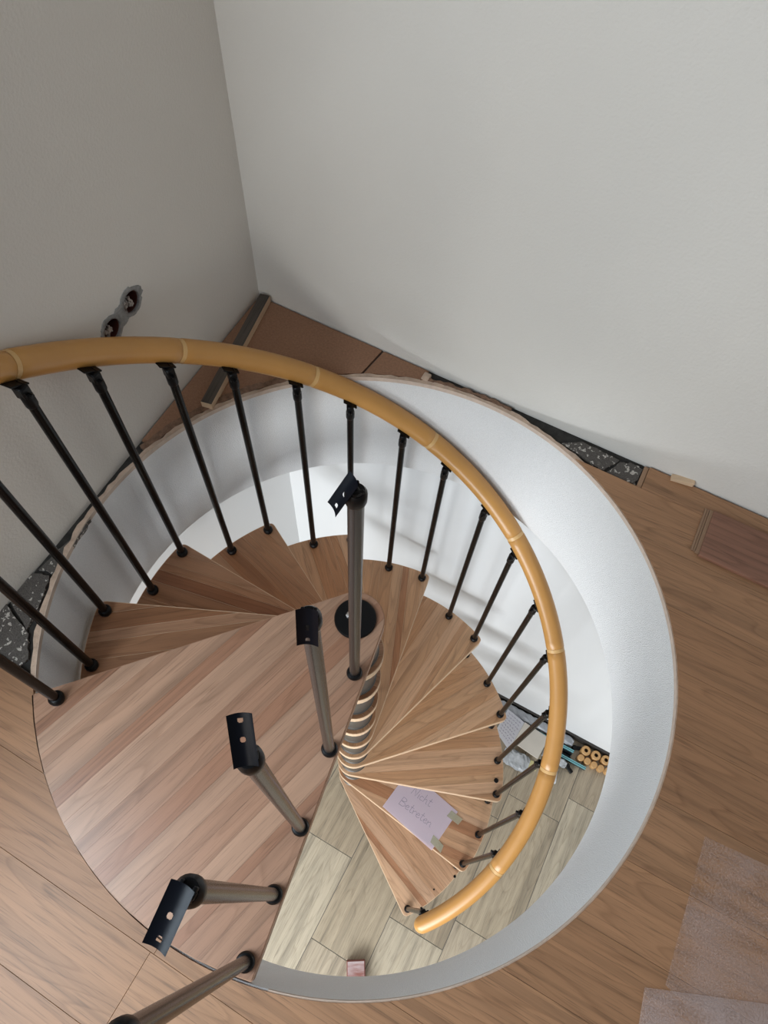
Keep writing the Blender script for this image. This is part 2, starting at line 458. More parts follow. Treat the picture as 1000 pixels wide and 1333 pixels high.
# fibreboard in the corner (two boards, a seam between them)
def arc(r, u_a, u_b, n=24):
    pts = []
    for i in range(n + 1):
        a = u_a + (u_b - u_a) * i / n
        pts.append((HOLE_C.x + r * math.cos(a), HOLE_C.y + r * math.sin(a)))
    return pts
def uvw(p): return tuple(W(*p)[:2])
def prism_free(name, poly, z0, z1, m, parent, jag=0.0):
    if area2(poly) < 0: poly = poly[::-1]
    bm = bmesh.new()
    n = len(poly)
    lo = [bm.verts.new((x, y, z0)) for x, y in poly]; hi = [bm.verts.new((x + jag * (random.random() - .5), y + jag * (random.random() - .5), z1)) for x, y in poly]
    f1 = bm.faces.new(lo[::-1]); f2 = bm.faces.new(hi)
    for i in range(n): bm.faces.new((lo[i], lo[(i + 1) % n], hi[(i + 1) % n], hi[i]))
    bmesh.ops.triangulate(bm, faces=[f1, f2])
    return link_mesh(name, bm, m, parent)
def ang_of(u, v):
    p = W(u, v); return math.atan2(p.y - HOLE_C.y, p.x - HOLE_C.x)
A_seam = ang_of(-0.364, 0.676)
A_left = ang_of(-0.757, 0.16)
A_right = ang_of(-0.19, 0.75)
RF = 0.780
pa = [uvw((w1u(0.16) + 0.004, 0.165)), uvw((w1u(0.795) + 0.004, 0.797)), uvw((-0.362, 0.797))] + arc(RF, A_seam + 0.004, A_left - 0.03)
prism_free('fibreboard_panel', pa, -0.014, -0.006, M_fibre, floor)
pb = [uvw((-0.355, 0.797)), uvw((-0.20, 0.797)), uvw((-0.195, 0.765))] + arc(RF, A_right + 0.01, A_seam - 0.006)
prism_free('fibreboard_panel', pb, -0.014, -0.0065, M_fibre, floor)
# crumbled edge strips along the well where the boards were sawn
def crumble(name, a0, a1, n, r0, r1, m, zt, parent=floor):
    pts_in = arc(r0, a0, a1, n); pts_out = arc(r1, a1, a0, n)
    pts_out = [(HOLE_C.x + (x - HOLE_C.x) * (1 + random.uniform(-.005, .006)), HOLE_C.y + (y - HOLE_C.y) * (1 + random.uniform(-.005, .006))) for x, y in pts_out]
    return prism_free(name, pts_in + pts_out, -0.013, zt, m, parent, 0.004)
crumble('torn_edge', A_seam + 0.25, A_left + 0.02, 40, 0.7758, 0.795, M_fibre_torn, -0.002)
crumble('torn_edge', A_right - 0.35, A_right + 0.02, 30, 0.7758, 0.785, M_fibre_torn, -0.001)
bm = bmesh.new(); bevelled_box(bm, -0.012, 0.012, -0.018, 0.014, -0.012, 0.001, 0.004)
o = link_mesh('plaster_lump', bm, M_rim, floor); o.matrix_world = Matrix.Translation(W(-0.196, 0.772)) @ Matrix.Rotation(AL, 4, 'Z')
# broken screed pieces right and left
def screed(polyuv, zt):
    poly = []
    for i in range(len(polyuv)):
        a, b = polyuv[i], polyuv[(i + 1) % len(polyuv)]
        for k in range(5):
            t = k / 5
            poly.append(uvw((a[0] + (b[0] - a[0]) * t + random.uniform(-.0025, .0025), a[1] + (b[1] - a[1]) * t + random.uniform(-.0025, .0025))))
    return prism_free('screed_piece', poly, -0.02, zt, M_terr, floor, 0.003)
screed([(0.25, 0.751), (0.385, 0.722), (0.412, 0.780), (0.30, 0.788)], -0.006)
screed([(0.395, 0.722), (0.478, 0.722), (0.481, 0.786), (0.45, 0.790), (0.420, 0.779)], -0.007)
screed([(-0.738, -0.10), (-0.752, -0.27), (-0.715, -0.262), (-0.728, -0.16)], -0.007)
screed([(-0.758, -0.285), (-0.755, -0.372), (-0.668, -0.405), (-0.69, -0.335), (-0.715, -0.272)], -0.006)
screed([(-0.757, -0.380), (-0.755, -0.479), (-0.62, -0.480), (-0.618, -0.456), (-0.66, -0.412)], -0.006)

# ------------------------------------------------------------------ downstairs
LV = 0.853; LU = -0.842
wll = wall_slab('wall_left_downstairs', (LU, -1.1), (LU, LV), 0.15, FLOOR_Z - .02, -SLAB - .001, M_wall_low)
wbl = wall_slab('wall_back_downstairs', (LU, LV), (3.2, LV), 0.15, FLOOR_Z - .02, -SLAB - .001, M_wall_low)
bm = bmesh.new(); prism(bm, [uvw(p) for p in ((LU, -3.0), (3.2, -3.0), (3.2, LV), (LU, LV))], FLOOR_Z - 0.1, FLOOR_Z - 0.002)
floor_low = link_mesh('floor_downstairs', bm, M_grout, kind='structure')
TILECOL = [(0.41, 0.345, 0.255), (0.38, 0.315, 0.225), (0.44, 0.38, 0.285), (0.36, 0.295, 0.21), (0.42, 0.365, 0.275)]
TP, TL = 0.3145, 0.714
cols = {-1: -0.356, 0: -0.356, 1: -0.778, 2: -0.50, 3: -0.347, 4: 0.515, 5: 0.05, 6: 0.3, 7: -0.2, -2: 0.2, -3: -0.1}
for c in range(-3, 8):
    u0 = 0.1905 + (c - 1) * TP; u1 = u0 + TP
    u0 = max(u0, LU)
    if u1 <= LU + 0.01: continue
    s = cols[c]
    k0 = math.floor((-2.4 - s) / TL)
    for k in range(k0, k0 + 6):
        v0, v1 = s + k * TL, s + (k + 1) * TL
        v0 = max(v0, -2.9); v1 = min(v1, LV)
        if v1 - v0 < 0.02: continue
        g = 0.0017
        bm = bmesh.new(); prism(bm, [(v0 - (v0 + v1) / 2 + g, -(u1 - u0) / 2 + g), ((v1 - v0) / 2 - g, -(u1 - u0) / 2 + g), ((v1 - v0) / 2 - g, (u1 - u0) / 2 - g), (-(v1 - v0) / 2 + g, (u1 - u0) / 2 - g)], -0.008, 0, 0.0008)
        o = link_mesh('tile', bm, M_tile, floor_low)
        o.matrix_world = Matrix.Translation(W((u0 + u1) / 2, (v0 + v1) / 2, FLOOR_Z)) @ Matrix.Rotation(AL + PI / 2, 4, 'Z')
        o.color = (*random.choice(TILECOL), 1)
bm = bmesh.new(); box(bm, LU, 3.2, LV - 0.014, LV, FLOOR_Z, FLOOR_Z + 0.055, mt)
link_mesh('baseboard_back', bm, plain('dark_baseboard', (0.035, 0.03, 0.026), 0.5), kind='structure')

# ------------------------------------------------------------------ THE STAIRCASE
stair = empty('spiral_staircase', (0, 0, FLOOR_Z))
tag(stair, 'beech spiral staircase with black balusters and curved yellow-brown wooden handrail, winding down the round well', 'staircase')
def part(name, bm, m, mw=None, parent=stair, smooth=None, color=None):
    o = link_mesh(name, bm, m, parent)
    base = Matrix.Translation(stair.location)
    if mw is None: mw = Matrix.Identity(4)
    o.matrix_basis = base.inverted() @ mw if parent is stair else mw
    if smooth: smooth_by_angle(o, smooth)
    if color: o.color = (*color, 1)
    return o
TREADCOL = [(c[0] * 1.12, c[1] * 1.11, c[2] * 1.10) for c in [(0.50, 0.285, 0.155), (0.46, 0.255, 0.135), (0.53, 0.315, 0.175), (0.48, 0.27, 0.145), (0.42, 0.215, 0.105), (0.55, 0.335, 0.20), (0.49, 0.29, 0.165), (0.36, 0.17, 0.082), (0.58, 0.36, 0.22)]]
LANDCOL = [(0.385, 0.222, 0.142), (0.405, 0.240, 0.156), (0.365, 0.205, 0.129), (0.415, 0.252, 0.168), (0.315, 0.158, 0.094), (0.395, 0.232, 0.150), (0.42, 0.258, 0.172), (0.35, 0.192, 0.120)]
def hub_wedge(rh, r, a0, a1, rc=0.022):
    """outline: hub circle, tangents to the outer corners at angles a0 < a1, outer arc with rounded corners (ccw)"""
    def tangent(a, side):
        # outer corner P; tangent point on the hub circle
        P = Vector((r * math.cos(a), r * math.sin(a)))
        beta = math.acos(rh / r)
        t = a + side * beta
        return P, t
    P0, t0 = tangent(a0, -1); P1, t1 = tangent(a1, 1)
    pts = []
    dr = rc / r
    # corner 0 rounding along tangent
    T0 = Vector((rh * math.cos(t0), rh * math.sin(t0))); T1 = Vector((rh * math.cos(t1), rh * math.sin(t1)))
    def bez(A, B, Cc, n=5):
        return [tuple(A * (1 - t) ** 2 + B * 2 * t * (1 - t) + Cc * t * t) for t in [i / n for i in range(n + 1)]]
    A0 = P0 + (T0 - P0).normalized() * rc; C0 = Vector((r * math.cos(a0 + dr), r * math.sin(a0 + dr)))
    pts += bez(A0, P0, C0)
    n = 14
    for i in range(1, n): 
        a = a0 + dr + (a1 - a0 - 2 * dr) * i / n; pts.append((r * math.cos(a), r * math.sin(a)))
    C1 = Vector((r * math.cos(a1 - dr), r * math.sin(a1 - dr))); A1 = P1 + (T1 - P1).normalized() * rc
    pts += bez(C1, P1, A1)
    tt1, tt0 = t1, t0 + 2 * PI
    while tt0 < tt1: tt0 += 2 * PI
    while tt0 - tt1 > 2 * PI: tt0 -= 2 * PI
    m = 16
    for i in range(m + 1):
        a = tt1 + (tt0 - tt1) * i / m; pts.append((rh * math.cos(a), rh * math.sin(a)))
    return pts
def board(name, outline, mw, staves_dir, widths, thick, colors, mwood, medge, seq=None, gap=0.00015, lip=0.0022):
    """tread body with a chamfered edge and separate glued staves laid on it"""
    bm = bmesh.new(); prism(bm, outline, -thick, -lip, 0.0)
    body = part(name, bm, medge, mw)
    c, s = math.cos(staves_dir), math.sin(staves_dir)
    loc = [(x * c + y * s, -x * s + y * c) for x, y in outline]     # local frame: x along the grain
    ins = inset(loc, 0.0022)
    ys = [p[1] for p in ins]; y = min(ys); k = 0
    while y < max(ys) - 1e-4:
        w = widths[k % len(widths)] * random.uniform(0.85, 1.2)
        y2 = min(y + w, max(ys))
        if max(ys) - y2 < 0.012: y2 = max(ys)
        pl = clip(clip(ins, (0, 1), y2 - gap), (0, -1), -y - gap)
        # drop duplicate corners
        q = []
        for p in pl:
            if not q or math.hypot(p[0] - q[-1][0], p[1] - q[-1][1]) > 1e-5: q.append(p)
        if len(q) > 2 and math.hypot(q[0][0] - q[-1][0], q[0][1] - q[-1][1]) < 1e-5: q.pop()
        if len(q) >= 3 and abs(area2(q)) > 1e-5:
            sb = bmesh.new(); prism(sb, q, -lip - 0.0002, 0.0)
            st = link_mesh('stave', sb, mwood, body)
            st.matrix_basis = Matrix.Rotation(staves_dir, 4, 'Z')
            cc = colors[seq[k % len(seq)]] if seq else random.choice(colors)
            st.color = (*cc, 1)
        y = y2; k += 1
    return body
LIGHT_TONE = [(0.70, 0.62, 0.60), (0.70, 0.61, 0.59), (0.76, 0.68, 0.65), (0.96, 0.92, 0.90), (1.0, 1.0, 1.0), (0.98, 0.98, 0.98), (1.0, 1.02, 1.02), (0.96, 0.97, 0.98), (0.96, 1.0, 1.08), (0.97, 1.04, 1.18)]  # per-tread tint: shade painted into the upper treads, cool daylight into the lowest
TH = 0.04
NM = []
for n in range(1, 11):
    nm = TH0 - (n - 1) * DTH; NM.append(nm)
    out = hub_wedge(0.080, 0.730, math.radians(-14.9), math.radians(17.5))
    tr, tg, tb = LIGHT_TONE[n - 1]
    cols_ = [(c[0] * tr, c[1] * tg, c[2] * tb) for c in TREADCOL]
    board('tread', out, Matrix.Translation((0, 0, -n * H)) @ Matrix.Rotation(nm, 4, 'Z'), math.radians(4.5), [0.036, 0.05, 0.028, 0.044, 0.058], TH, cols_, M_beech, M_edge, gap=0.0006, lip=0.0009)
# landing
la0, la1 = math.radians(193.9), math.radians(255.2)
lout = hub_wedge(0.072, 0.755, la0, la1, 0.004)
# outer arc follows the well
lout = [(x, y) for x, y in lout]
board('landing', lout, Matrix.Identity(4), math.radians(45), [0.050, 0.034, 0.046, 0.022, 0.056, 0.040, 0.030], TH, LANDCOL, M_land, M_edge_land)
# newel: sleeves between the treads, cap
for n in range(0, 11):
    zt = -n * H - TH; zb = -(n + 1) * H if n < 10 else FLOOR_Z + 0.012
    bm = bmesh.new(); lathe(bm, [(0, zb), (0.066, zb), (0.066, zb + 0.006), (0.063, zb + 0.008), (0.063, zt - 0.008), (0.066, zt - 0.006), (0.066, zt), (0, zt)], 40)
    part('newel_sleeve', bm, M_spacer, smooth=40)
bm = bmesh.new(); cyl(bm, 0.075, FLOOR_Z, FLOOR_Z + 0.012, 40, b=0.003); part('newel_base', bm, M_black, smooth=40)
bm = bmesh.new(); lathe(bm, [(0, 0.0), (0.0515, 0.0), (0.0515, 0.005), (0.049, 0.008), (0.02, 0.0095), (0, 0.0095)], 48)
cap = part('newel_cap', bm, M_black, smooth=40)
bm = bmesh.new(); lathe(bm, [(0, 0.009), (0.009, 0.009), (0.009, 0.017), (0.006, 0.019), (0, 0.019)], 6); lathe(bm, [(0.004, 0.018), (0.004, 0.026), (0, 0.027)], 12)
o = part('cap_nut', bm, M_steel, Matrix.Translation((-0.015, 0.004, 0)), parent=cap)

# handrail helix
RR, RCX = 0.739, -0.010
def rail_z(a): return ZR + 0.031 - (TH0 - a) / DTH * H
def rail_p(a, dr=0.0): return Vector((RCX + (RR + dr) * math.cos(a), (RR + dr) * math.sin(a), rail_z(a)))
def rail_frame(a):
    p = rail_p(a); t = (rail_p(a + 0.001) - rail_p(a - 0.001)).normalized()
    out = Vector((math.cos(a), math.sin(a), 0)); up = t.cross(out).normalized()
    if up.z < 0: up = -up
    out = up.cross(t) if up.cross(t).dot(out) > 0 else t.cross(up)
    return p, t, out.normalized(), up
def rail_seg(a0, a1, rw, rh, n=20, ends=0.0, round_end=None):
    bm = bmesh.new(); seg = 20; rings = []
    lst = [(a0 + (a1 - a0) * i / n, 1.0) for i in range(n + 1)]
    e = 0.002 / RR
    if ends: lst = [(a0, 1 - ends)] + [(a0 + e, 1.0)] + lst[1:-1] + [(a1 - e, 1.0), (a1, 1 - ends)]
    if round_end:                                     # rounded lower tip at a0
        k = 0.030 / RR
        lst = [(a0 + k * (1 - math.cos(t)), max(math.sin(t), 0.08)) for t in [PI / 2 * i / 7 for i in range(8)]] + [x for x in lst if x[0] > a0 + k * 1.1]
    for a, s in lst:
        p, t, o_, up = rail_frame(a)
        ring = []
        for k in range(seg):
            c, sn = math.cos(2 * PI * k / seg), math.sin(2 * PI * k / seg)
            sq = max(sn, -0.82)                        # flat underside
            ring.append(bm.verts.new(p + o_ * (c * rw * s) + up * (sq * rh * s)))
        rings.append(ring)
    for a, b in zip(rings, rings[1:]):
        for k in range(seg): bm.faces.new((a[k], a[(k + 1) % seg], b[(k + 1) % seg], b[k]))
    bm.faces.new(rings[0][::-1]); bm.faces.new(rings[-1])
    return bm
RAILCOL = [(0.52, 0.285, 0.095), (0.50, 0.27, 0.088), (0.54, 0.30, 0.10)]
M_raily = plain('handrail_lacquer', (0.50, 0.248, 0.066), 0.34, var=0.035, vscale=14)
M_railj = plain('handrail_joint_ring', (0.62, 0.38, 0.15), 0.4)
joints = [math.radians(x) for x in (-70.2, -43.2, -15.6, 13.0, 41.2, 70.2, 99.3, 126.0, 154.6, 183, 211)]
RW, RH = 0.0315, 0.0315
for i, (a0, a1) in enumerate(zip(joints, joints[1:])):
    g = 0.0052 / RR
    bm = rail_seg(a0 + (0 if i == 0 else g), a1 - g, RW, RH, 16, ends=0.06 if i else 0.0, round_end=(i == 0))
    part('handrail_segment', bm, M_raily, smooth=50)
    bm = rail_seg(a1 - g, a1 + g, RW * 0.975, RH * 0.975, 2)
    part('handrail_joint', bm, M_railj, smooth=50)

# balusters
def baluster_profile(bm, z0, z1, r):
    cyl(bm, r, z0, z1, 16)
def make_baluster(x, y, z0, ztop, yaw, radius, drop, mpole, slope):
    """pole with a collar and a hinged saddle below the rail; drop = length of the bolt under the tread"""
    root = empty('baluster', (x, y, z0 - FLOOR_Z), yaw, stair)
    bm = bmesh.new(); cyl(bm, radius, 0.0, ztop - z0 - 0.045, 16); o = link_mesh('pole', bm, mpole, root); smooth_by_angle(o)
    bm = bmesh.new(); lathe(bm, [(0.0, 0.0), (0.0165, 0.0), (0.0175, 0.004), (0.0175, 0.012), (0.0145, 0.018), (radius + .001, 0.020), (0, 0.020)], 20)
    o = link_mesh('collar', bm, M_black, root); smooth_by_angle(o)
    hz = ztop - z0
    bm = bmesh.new()
    lathe(bm, [(0, hz - 0.058), (radius + .001, hz - 0.058), (radius + 0.0025, hz - 0.053), (radius + 0.0025, hz - 0.026), (0.011, hz - 0.018), (0, hz - 0.017)], 18)
    bevelled_box(bm, -0.011, 0.011, -0.017, 0.010, hz - 0.032, hz + 0.001, 0.003, 1)
    cyl(bm, 0.0045, -0.019, 0.011, 10, Matrix.Translation((0, 0, hz - 0.020)) @ Matrix.Rotation(PI / 2, 4, 'X'))
    o = link_mesh('hinge', bm, M_black, root); smooth_by_angle(o)
    bm = bmesh.new(); bevelled_box(bm, -0.024, 0.024, -0.013, 0.013, -0.002, 0.002, 0.0008, 1, Matrix.Translation((0, -0.012, hz + 0.0025)) @ Matrix.Rotation(-slope, 4, 'Y'))
    link_mesh('saddle', bm, M_black, root)
    if drop:
        bm = bmesh.new(); cyl(bm, 0.0125, -TH - drop, -TH, 16); cyl(bm, 0.0165, -TH - drop, -TH - drop + 0.014, 16, b=0.003); cyl(bm, 0.0165, -TH - 0.012, -TH, 16)
        o = link_mesh('connector_rod', bm, M_black, root); smooth_by_angle(o)
    return root
SL = math.atan(H / (RB * DTH))
for n in range(1, 11):
    for key in (0, 1):
        if n == 10 and key == 0: continue
        a = TH0 - (n - 1) * DTH - key * DA
        zt = ZR - (TH0 - a) / DTH * H
        drop = (H - TH) if key == 1 else 0
        make_baluster(RB * math.cos(a), RB * math.sin(a), -n * H, zt, a + PI / 2, 0.0107, drop, M_bal, -SL if False else SL)
a = math.atan2(-0.1912, -0.6712) % (2 * PI)
make_baluster(-0.6712, -0.1912, 0.0, ZR - (TH0 - a) / DTH * H, a + PI / 2, 0.0105, 0, M_bal, SL)
# plug in tread 8, screw hole in the lowest tread
bm = bmesh.new(); lathe(bm, [(0, 0), (0.011, 0), (0.011, 0.003), (0.008, 0.005), (0, 0.005)], 16)
part('tread_plug', bm, M_black, Matrix.Translation((0.687, -0.109, -8 * H)))
bm = bmesh.new(); cyl(bm, 0.0045, -0.001, 0.0008, 12); part('screw_hole', bm, M_black, Matrix.Translation((0.412, -0.562, -10 * H)))
bm = bmesh.new(); lathe(bm, [(0, 0), (0.007, 0), (0.007, 0.002), (0, 0.002)], 12); part('screw_hole', bm, M_black, Matrix.Translation((0.522, -0.505, -10 * H)))

# landing posts, not yet carrying a rail: hinged channel brackets left slack
def make_post(x, y, yaw, pitch, roll, bracket=True):
    root = empty('landing_post', (x, y, -FLOOR_Z), 0, stair)
    hz = 0.835
    bm = bmesh.new(); cyl(bm, 0.0118, 0.0, hz - 0.028, 20); o = link_mesh('pole', bm, M_post, root); smooth_by_angle(o)
    bm = bmesh.new(); lathe(bm, [(0.0, 0.0), (0.0175, 0.0), (0.0185, 0.004), (0.0185, 0.010), (0.0155, 0.015), (0.0125, 0.016), (0, 0.016)], 24)
    o = link_mesh('collar', bm, M_black, root); smooth_by_angle(o)
    bm = bmesh.new(); lathe(bm, [(0.0, hz - 0.034), (0.0145, hz - 0.034), (0.0155, hz - 0.030), (0.0155, hz - 0.014), (0.012, hz - 0.007), (0, hz - 0.006)], 20)
    rz = Matrix.Rotation(yaw, 4, 'Z')
    for s in (-1, 1):
        bevelled_box(bm, -0.008, 0.008, s * 0.0075 - 0.0025, s * 0.0075 + 0.0025, hz - 0.016, hz + 0.001, 0.002, 2, rz)
    cyl(bm, 0.004, -0.011, 0.011, 12, rz @ Matrix.Translation((0, 0, hz - 0.003)) @ Matrix.Rotation(PI / 2, 4, 'X'))
    o = link_mesh('hinge', bm, M_black, root); smooth_by_angle(o)
    # shallow channel with two screw holes, built flat along +x then tilted
    t = bmesh.new()
    L, w = 0.064, 0.0128
    nx, ny = 60, 28
    holes = [(0.022, 0), (0.045, 0)]
    grid = {}
    for i in range(nx + 1):
        for j in range(ny + 1):
            xx = -0.010 + (L) * i / nx; yy = -w + 2 * w * j / ny
            grid[i, j] = t.verts.new((xx, yy, 0.0035 * (yy / w) ** 2))
    for i in range(nx):
        for j in range(ny):
            cx = -0.010 + L * (i + .5) / nx; cy = -w + 2 * w * (j + .5) / ny
            if any(math.hypot(cx - hx, cy - hy) < 0.0031 for hx, hy in holes): continue
            t.faces.new((grid[i, j], grid[i + 1, j], grid[i + 1, j + 1], grid[i, j + 1]))
    bmesh.ops.solidify(t, geom=t.faces[:], thickness=0.002)
    mt_ = Matrix.Translation((0, 0, hz + 0.010)) @ Matrix.Rotation(yaw, 4, 'Z') @ Matrix.Rotation(pitch, 4, 'Y') @ Matrix.Rotation(roll, 4, 'X') @ Matrix.Translation((0, 0, 0.006))
    bm = bmesh.new(); merge(bm, t, mt_)
    o = link_mesh('saddle', bm, M_blackm, root); smooth_by_angle(o)
    return root
R_ = math.radians
make_post(-0.0016, -0.1347, R_(205), R_(60), 0)
make_post(-0.0555, -0.3050, R_(266), R_(70), 0)
make_post(-0.1124, -0.4615, R_(96), R_(-48), 0)
make_post(-0.1607, -0.5837, R_(243), R_(26), 0)
make_post(-0.2070, -0.6963, R_(250), R_(10), 0)

# ------------------------------------------------------------------ loose things upstairs
# loose laminate plank lying on the laid floor
lp = empty('floor_plank', W(0.68, 0.66, 0.0), AL - 0.005)
tag(lp, 'loose brown laminate plank lying on the laid floor near the back wall', 'plank')
bm = bmesh.new(); bevelled_box(bm, 0.012, 1.15, -0.072, 0.080, 0.0015, 0.0125, 0.0012, 1)
o = link_mesh('board', bm, M_lam, lp); o.color = (0.24, 0.112, 0.07, 1)
bm = bmesh.new(); box(bm, -0.010, -0.0045, -0.062, 0.080, 0.0015, 0.0055); box(bm, -0.0035, 0.0015, -0.062, 0.080, 0.0015, 0.0045); box(bm, 0.0025, 0.0118, -0.066, 0.080, 0.0015, 0.0075)
o = link_mesh('tongue', bm, plain('laminate_core', (0.27, 0.165, 0.10), 0.8), lp)
# wooden batten
ba = empty('wooden_batten', W(-0.782, 0.792, 0.0), math.atan2((W(-0.688, 0.35) - W(-0.782, 0.792)).y, (W(-0.688, 0.35) - W(-0.782, 0.792)).x))
ba['label'] = 'short weathered timber batten with pale sawn sides lying on fibreboard in the corner'; ba['category'] = 'batten'
bm = bmesh.new(); box(bm, 0.0, 0.455, -0.0165, 0.0165, -0.006, 0.0195); o = link_mesh('sawn_body', bm, M_batten_side, ba)
bm = bmesh.new(); box(bm, 0.0005, 0.4545, -0.016, 0.016, 0.0195, 0.0205); o = link_mesh('weathered_face', bm, M_batten, ba); o.color = (0.085, 0.068, 0.055, 1); o['label'] = 'dark grey weathered top face'
# wedge
wd = bmesh.new()
v = [wd.verts.new(p) for p in ((0, 0, 0), (0.062, 0, 0), (0.062, 0.02, 0), (0, 0.02, 0), (0, 0, 0.008), (0.062, 0, 0.017), (0.062, 0.02, 0.017), (0, 0.02, 0.008))]
for f in ((3, 2, 1, 0), (4, 5, 6, 7), (0, 1, 5, 4), (1, 2, 6, 5), (2, 3, 7, 6), (3, 0, 4, 7)): wd.faces.new([v[i] for i in f])
bmesh.ops.bevel(wd, geom=wd.edges[:], offset=0.0012, segments=1, affect='EDGES')
wedge = link_mesh('wooden_wedge', wd, M_batten_side); wedge.location = W(0.560, 0.781, 0.0); wedge.rotation_euler = (0, 0, AL + 0.16)
tag(wedge, 'small pale wooden wedge lying against the foot of the back wall', 'wedge')

# translucent foam underlay sheets
def sheet(name, poly_uv_corners, z, m, label, wav=0.0015, n=16, lift=None):
    a, b, c, d = [Vector(p) for p in poly_uv_corners]
    t = bmesh.new(); g = {}
    for i in range(n + 1):
        for j in range(n + 1):
            s, r = i / n, j / n
            p = (a * (1 - s) + b * s) * (1 - r) + (d * (1 - s) + c * s) * r
            zz = z + wav * (math.sin(9 * p.x + 4 * p.y) + math.sin(13 * p.y - 5 * p.x + 1)) * 0.5 + wav
            g[i, j] = t.verts.new(W(p.x, p.y, zz))
    for i in range(n):
        for j in range(n): t.faces.new((g[i, j], g[i + 1, j], g[i + 1, j + 1], g[i, j + 1]))
    o = link_mesh(name, t, m, smooth=True)
    md = o.modifiers.new('thickness', 'SOLIDIFY'); md.thickness = 0.0004
    return o
s1 = sheet('foam_sheet', ((0.893, -0.355), (0.889, -0.060), (1.70, -0.00), (1.60, -0.55)), 0.002, M_foil, '')
tag(s1, 'translucent pale foam underlay sheet lying on the brown floor, the larger one on the right', 'foam sheet')
s2 = sheet('foam_sheet', ((0.905, -0.75), (0.857, -0.378), (1.40, -0.16), (1.45, -0.70)), 0.006, M_foil2, '')
tag(s2, 'translucent foam underlay sheet overlapping the larger one, in the bottom right corner', 'foam sheet')

# twin electrical box opening in the left wall
def w1_frame(v, z):
    """matrix with x along the left wall towards the corner, y up, z into the room"""
    p = W(w1u(v), v, z)
    return Matrix(((d1.x, 0, n1.x, p.x), (d1.y, 0, n1.y, p.y), (0, 1, 0, p.z), (0, 0, 0, 1)))
SOCK = ((0.221, 0.368), (0.303, 0.386))               # (v, z) of the two round boxes
for v, z in SOCK:
    cb = bmesh.new(); cyl(cb, 0.031, -0.05, 0.05, 28, w1_frame(v, z))
    boolean_cut(wall_left, cb)
sk = empty('electrical_box', w1_frame(0.262, 0.377).translation)
tag(sk, 'unfinished twin round electrical box opening set in grey plaster in the left wall', 'electrical box')
def spart(name, bm, m, smooth=None):
    o = link_mesh(name, bm, m, sk); o.matrix_basis = Matrix.Translation(-sk.location)
    if smooth: smooth_by_angle(o, smooth)
    return o
# plaster patch: ragged oblong with two round holes
pb_ = bmesh.new()
F = w1_frame(0.262, 0.377)
dv = [(v - 0.262, z - 0.377) for v, z in SOCK]
outl = []
for i in range(72):
    a = 2 * PI * i / 72
    dx, dy = math.cos(a), math.sin(a)
    r = 0
    for cx_, cy_ in dv:                                # union of two discs seen from the middle
        b_ = dx * cx_ + dy * cy_; dd = b_ * b_ - (cx_ ** 2 + cy_ ** 2 - 0.0375 ** 2)
        if dd >= 0: r = max(r, b_ + math.sqrt(dd))
    r = max(r, 0.028) * random.uniform(0.96, 1.07)
    if 0.9 < a < 1.25 or 0.05 < a < 0.35 : r += 0.006
    outl.append((dx * r, dy * r))
prism(pb_, outl, -0.012, 0.0022)
bmesh.ops.transform(pb_, matrix=F, verts=pb_.verts[:])
patch = spart('plaster_patch', pb_, M_gypsum)
for v, z in SOCK:
    cb = bmesh.new(); cyl(cb, 0.0285, -0.05, 0.05, 28, w1_frame(v, z)); 
    boolean_cut(patch, cb)
for k, (v, z) in enumerate(SOCK):
    fr_ = w1_frame(v, z)
    t = bmesh.new(); lathe(t, [(0.0, -0.046), (0.028, -0.046), (0.028, 0.0015), (0.0308, 0.0015), (0.0308, -0.048), (0, -0.048)], 28, fr_)
    spart('box_cup', t, M_cup, 40)
    t = bmesh.new(); lathe(t, [(0.0278, -0.003), (0.0278, 0.0028), (0.0305, 0.0028), (0.0305, -0.003), (0.0278, -0.003)], 28, fr_)
    spart('box_rim', t, plain('worn_box_rim', (0.20, 0.19, 0.185), 0.7, var=0.3, vscale=90), 40)
    t = bmesh.new()
    for q in range(3):
        pts = [fr_ @ Vector((0.006 * (q - 1), -0.012 + 0.006 * q, -0.045)), fr_ @ Vector((0.004 * (q - 1) - 0.004, -0.004 + 0.004 * q, -0.030)),
               fr_ @ Vector((-0.010 + 0.007 * q, 0.002 + 0.006 * (q % 2), -0.016)), fr_ @ Vector((-0.016 + 0.010 * q, 0.004 - 0.008 * q, -0.006))]
        tube(t, pts, 0.0024, 8)
    spart('wire', t, M_wire, 50)
    t = bmesh.new()
    for q in range(12):
        lx_, ly_ = random.uniform(-.020, .006), random.uniform(-.021, .008)
        bevelled_box(t, -0.005, 0.005, -0.0035, 0.0035, -0.003, 0.003, 0.0012, 1, fr_ @ Matrix.Translation((lx_, ly_, -0.006)) @ Matrix.Rotation(random.uniform(0, 3), 4, (0.4, 0.3, 0.8)))
    spart('plaster_crumbs', t, plain('pale_crumbs', (0.33, 0.29, 0.26), 0.9, var=0.4, vscale=120))['kind'] = 'stuff'

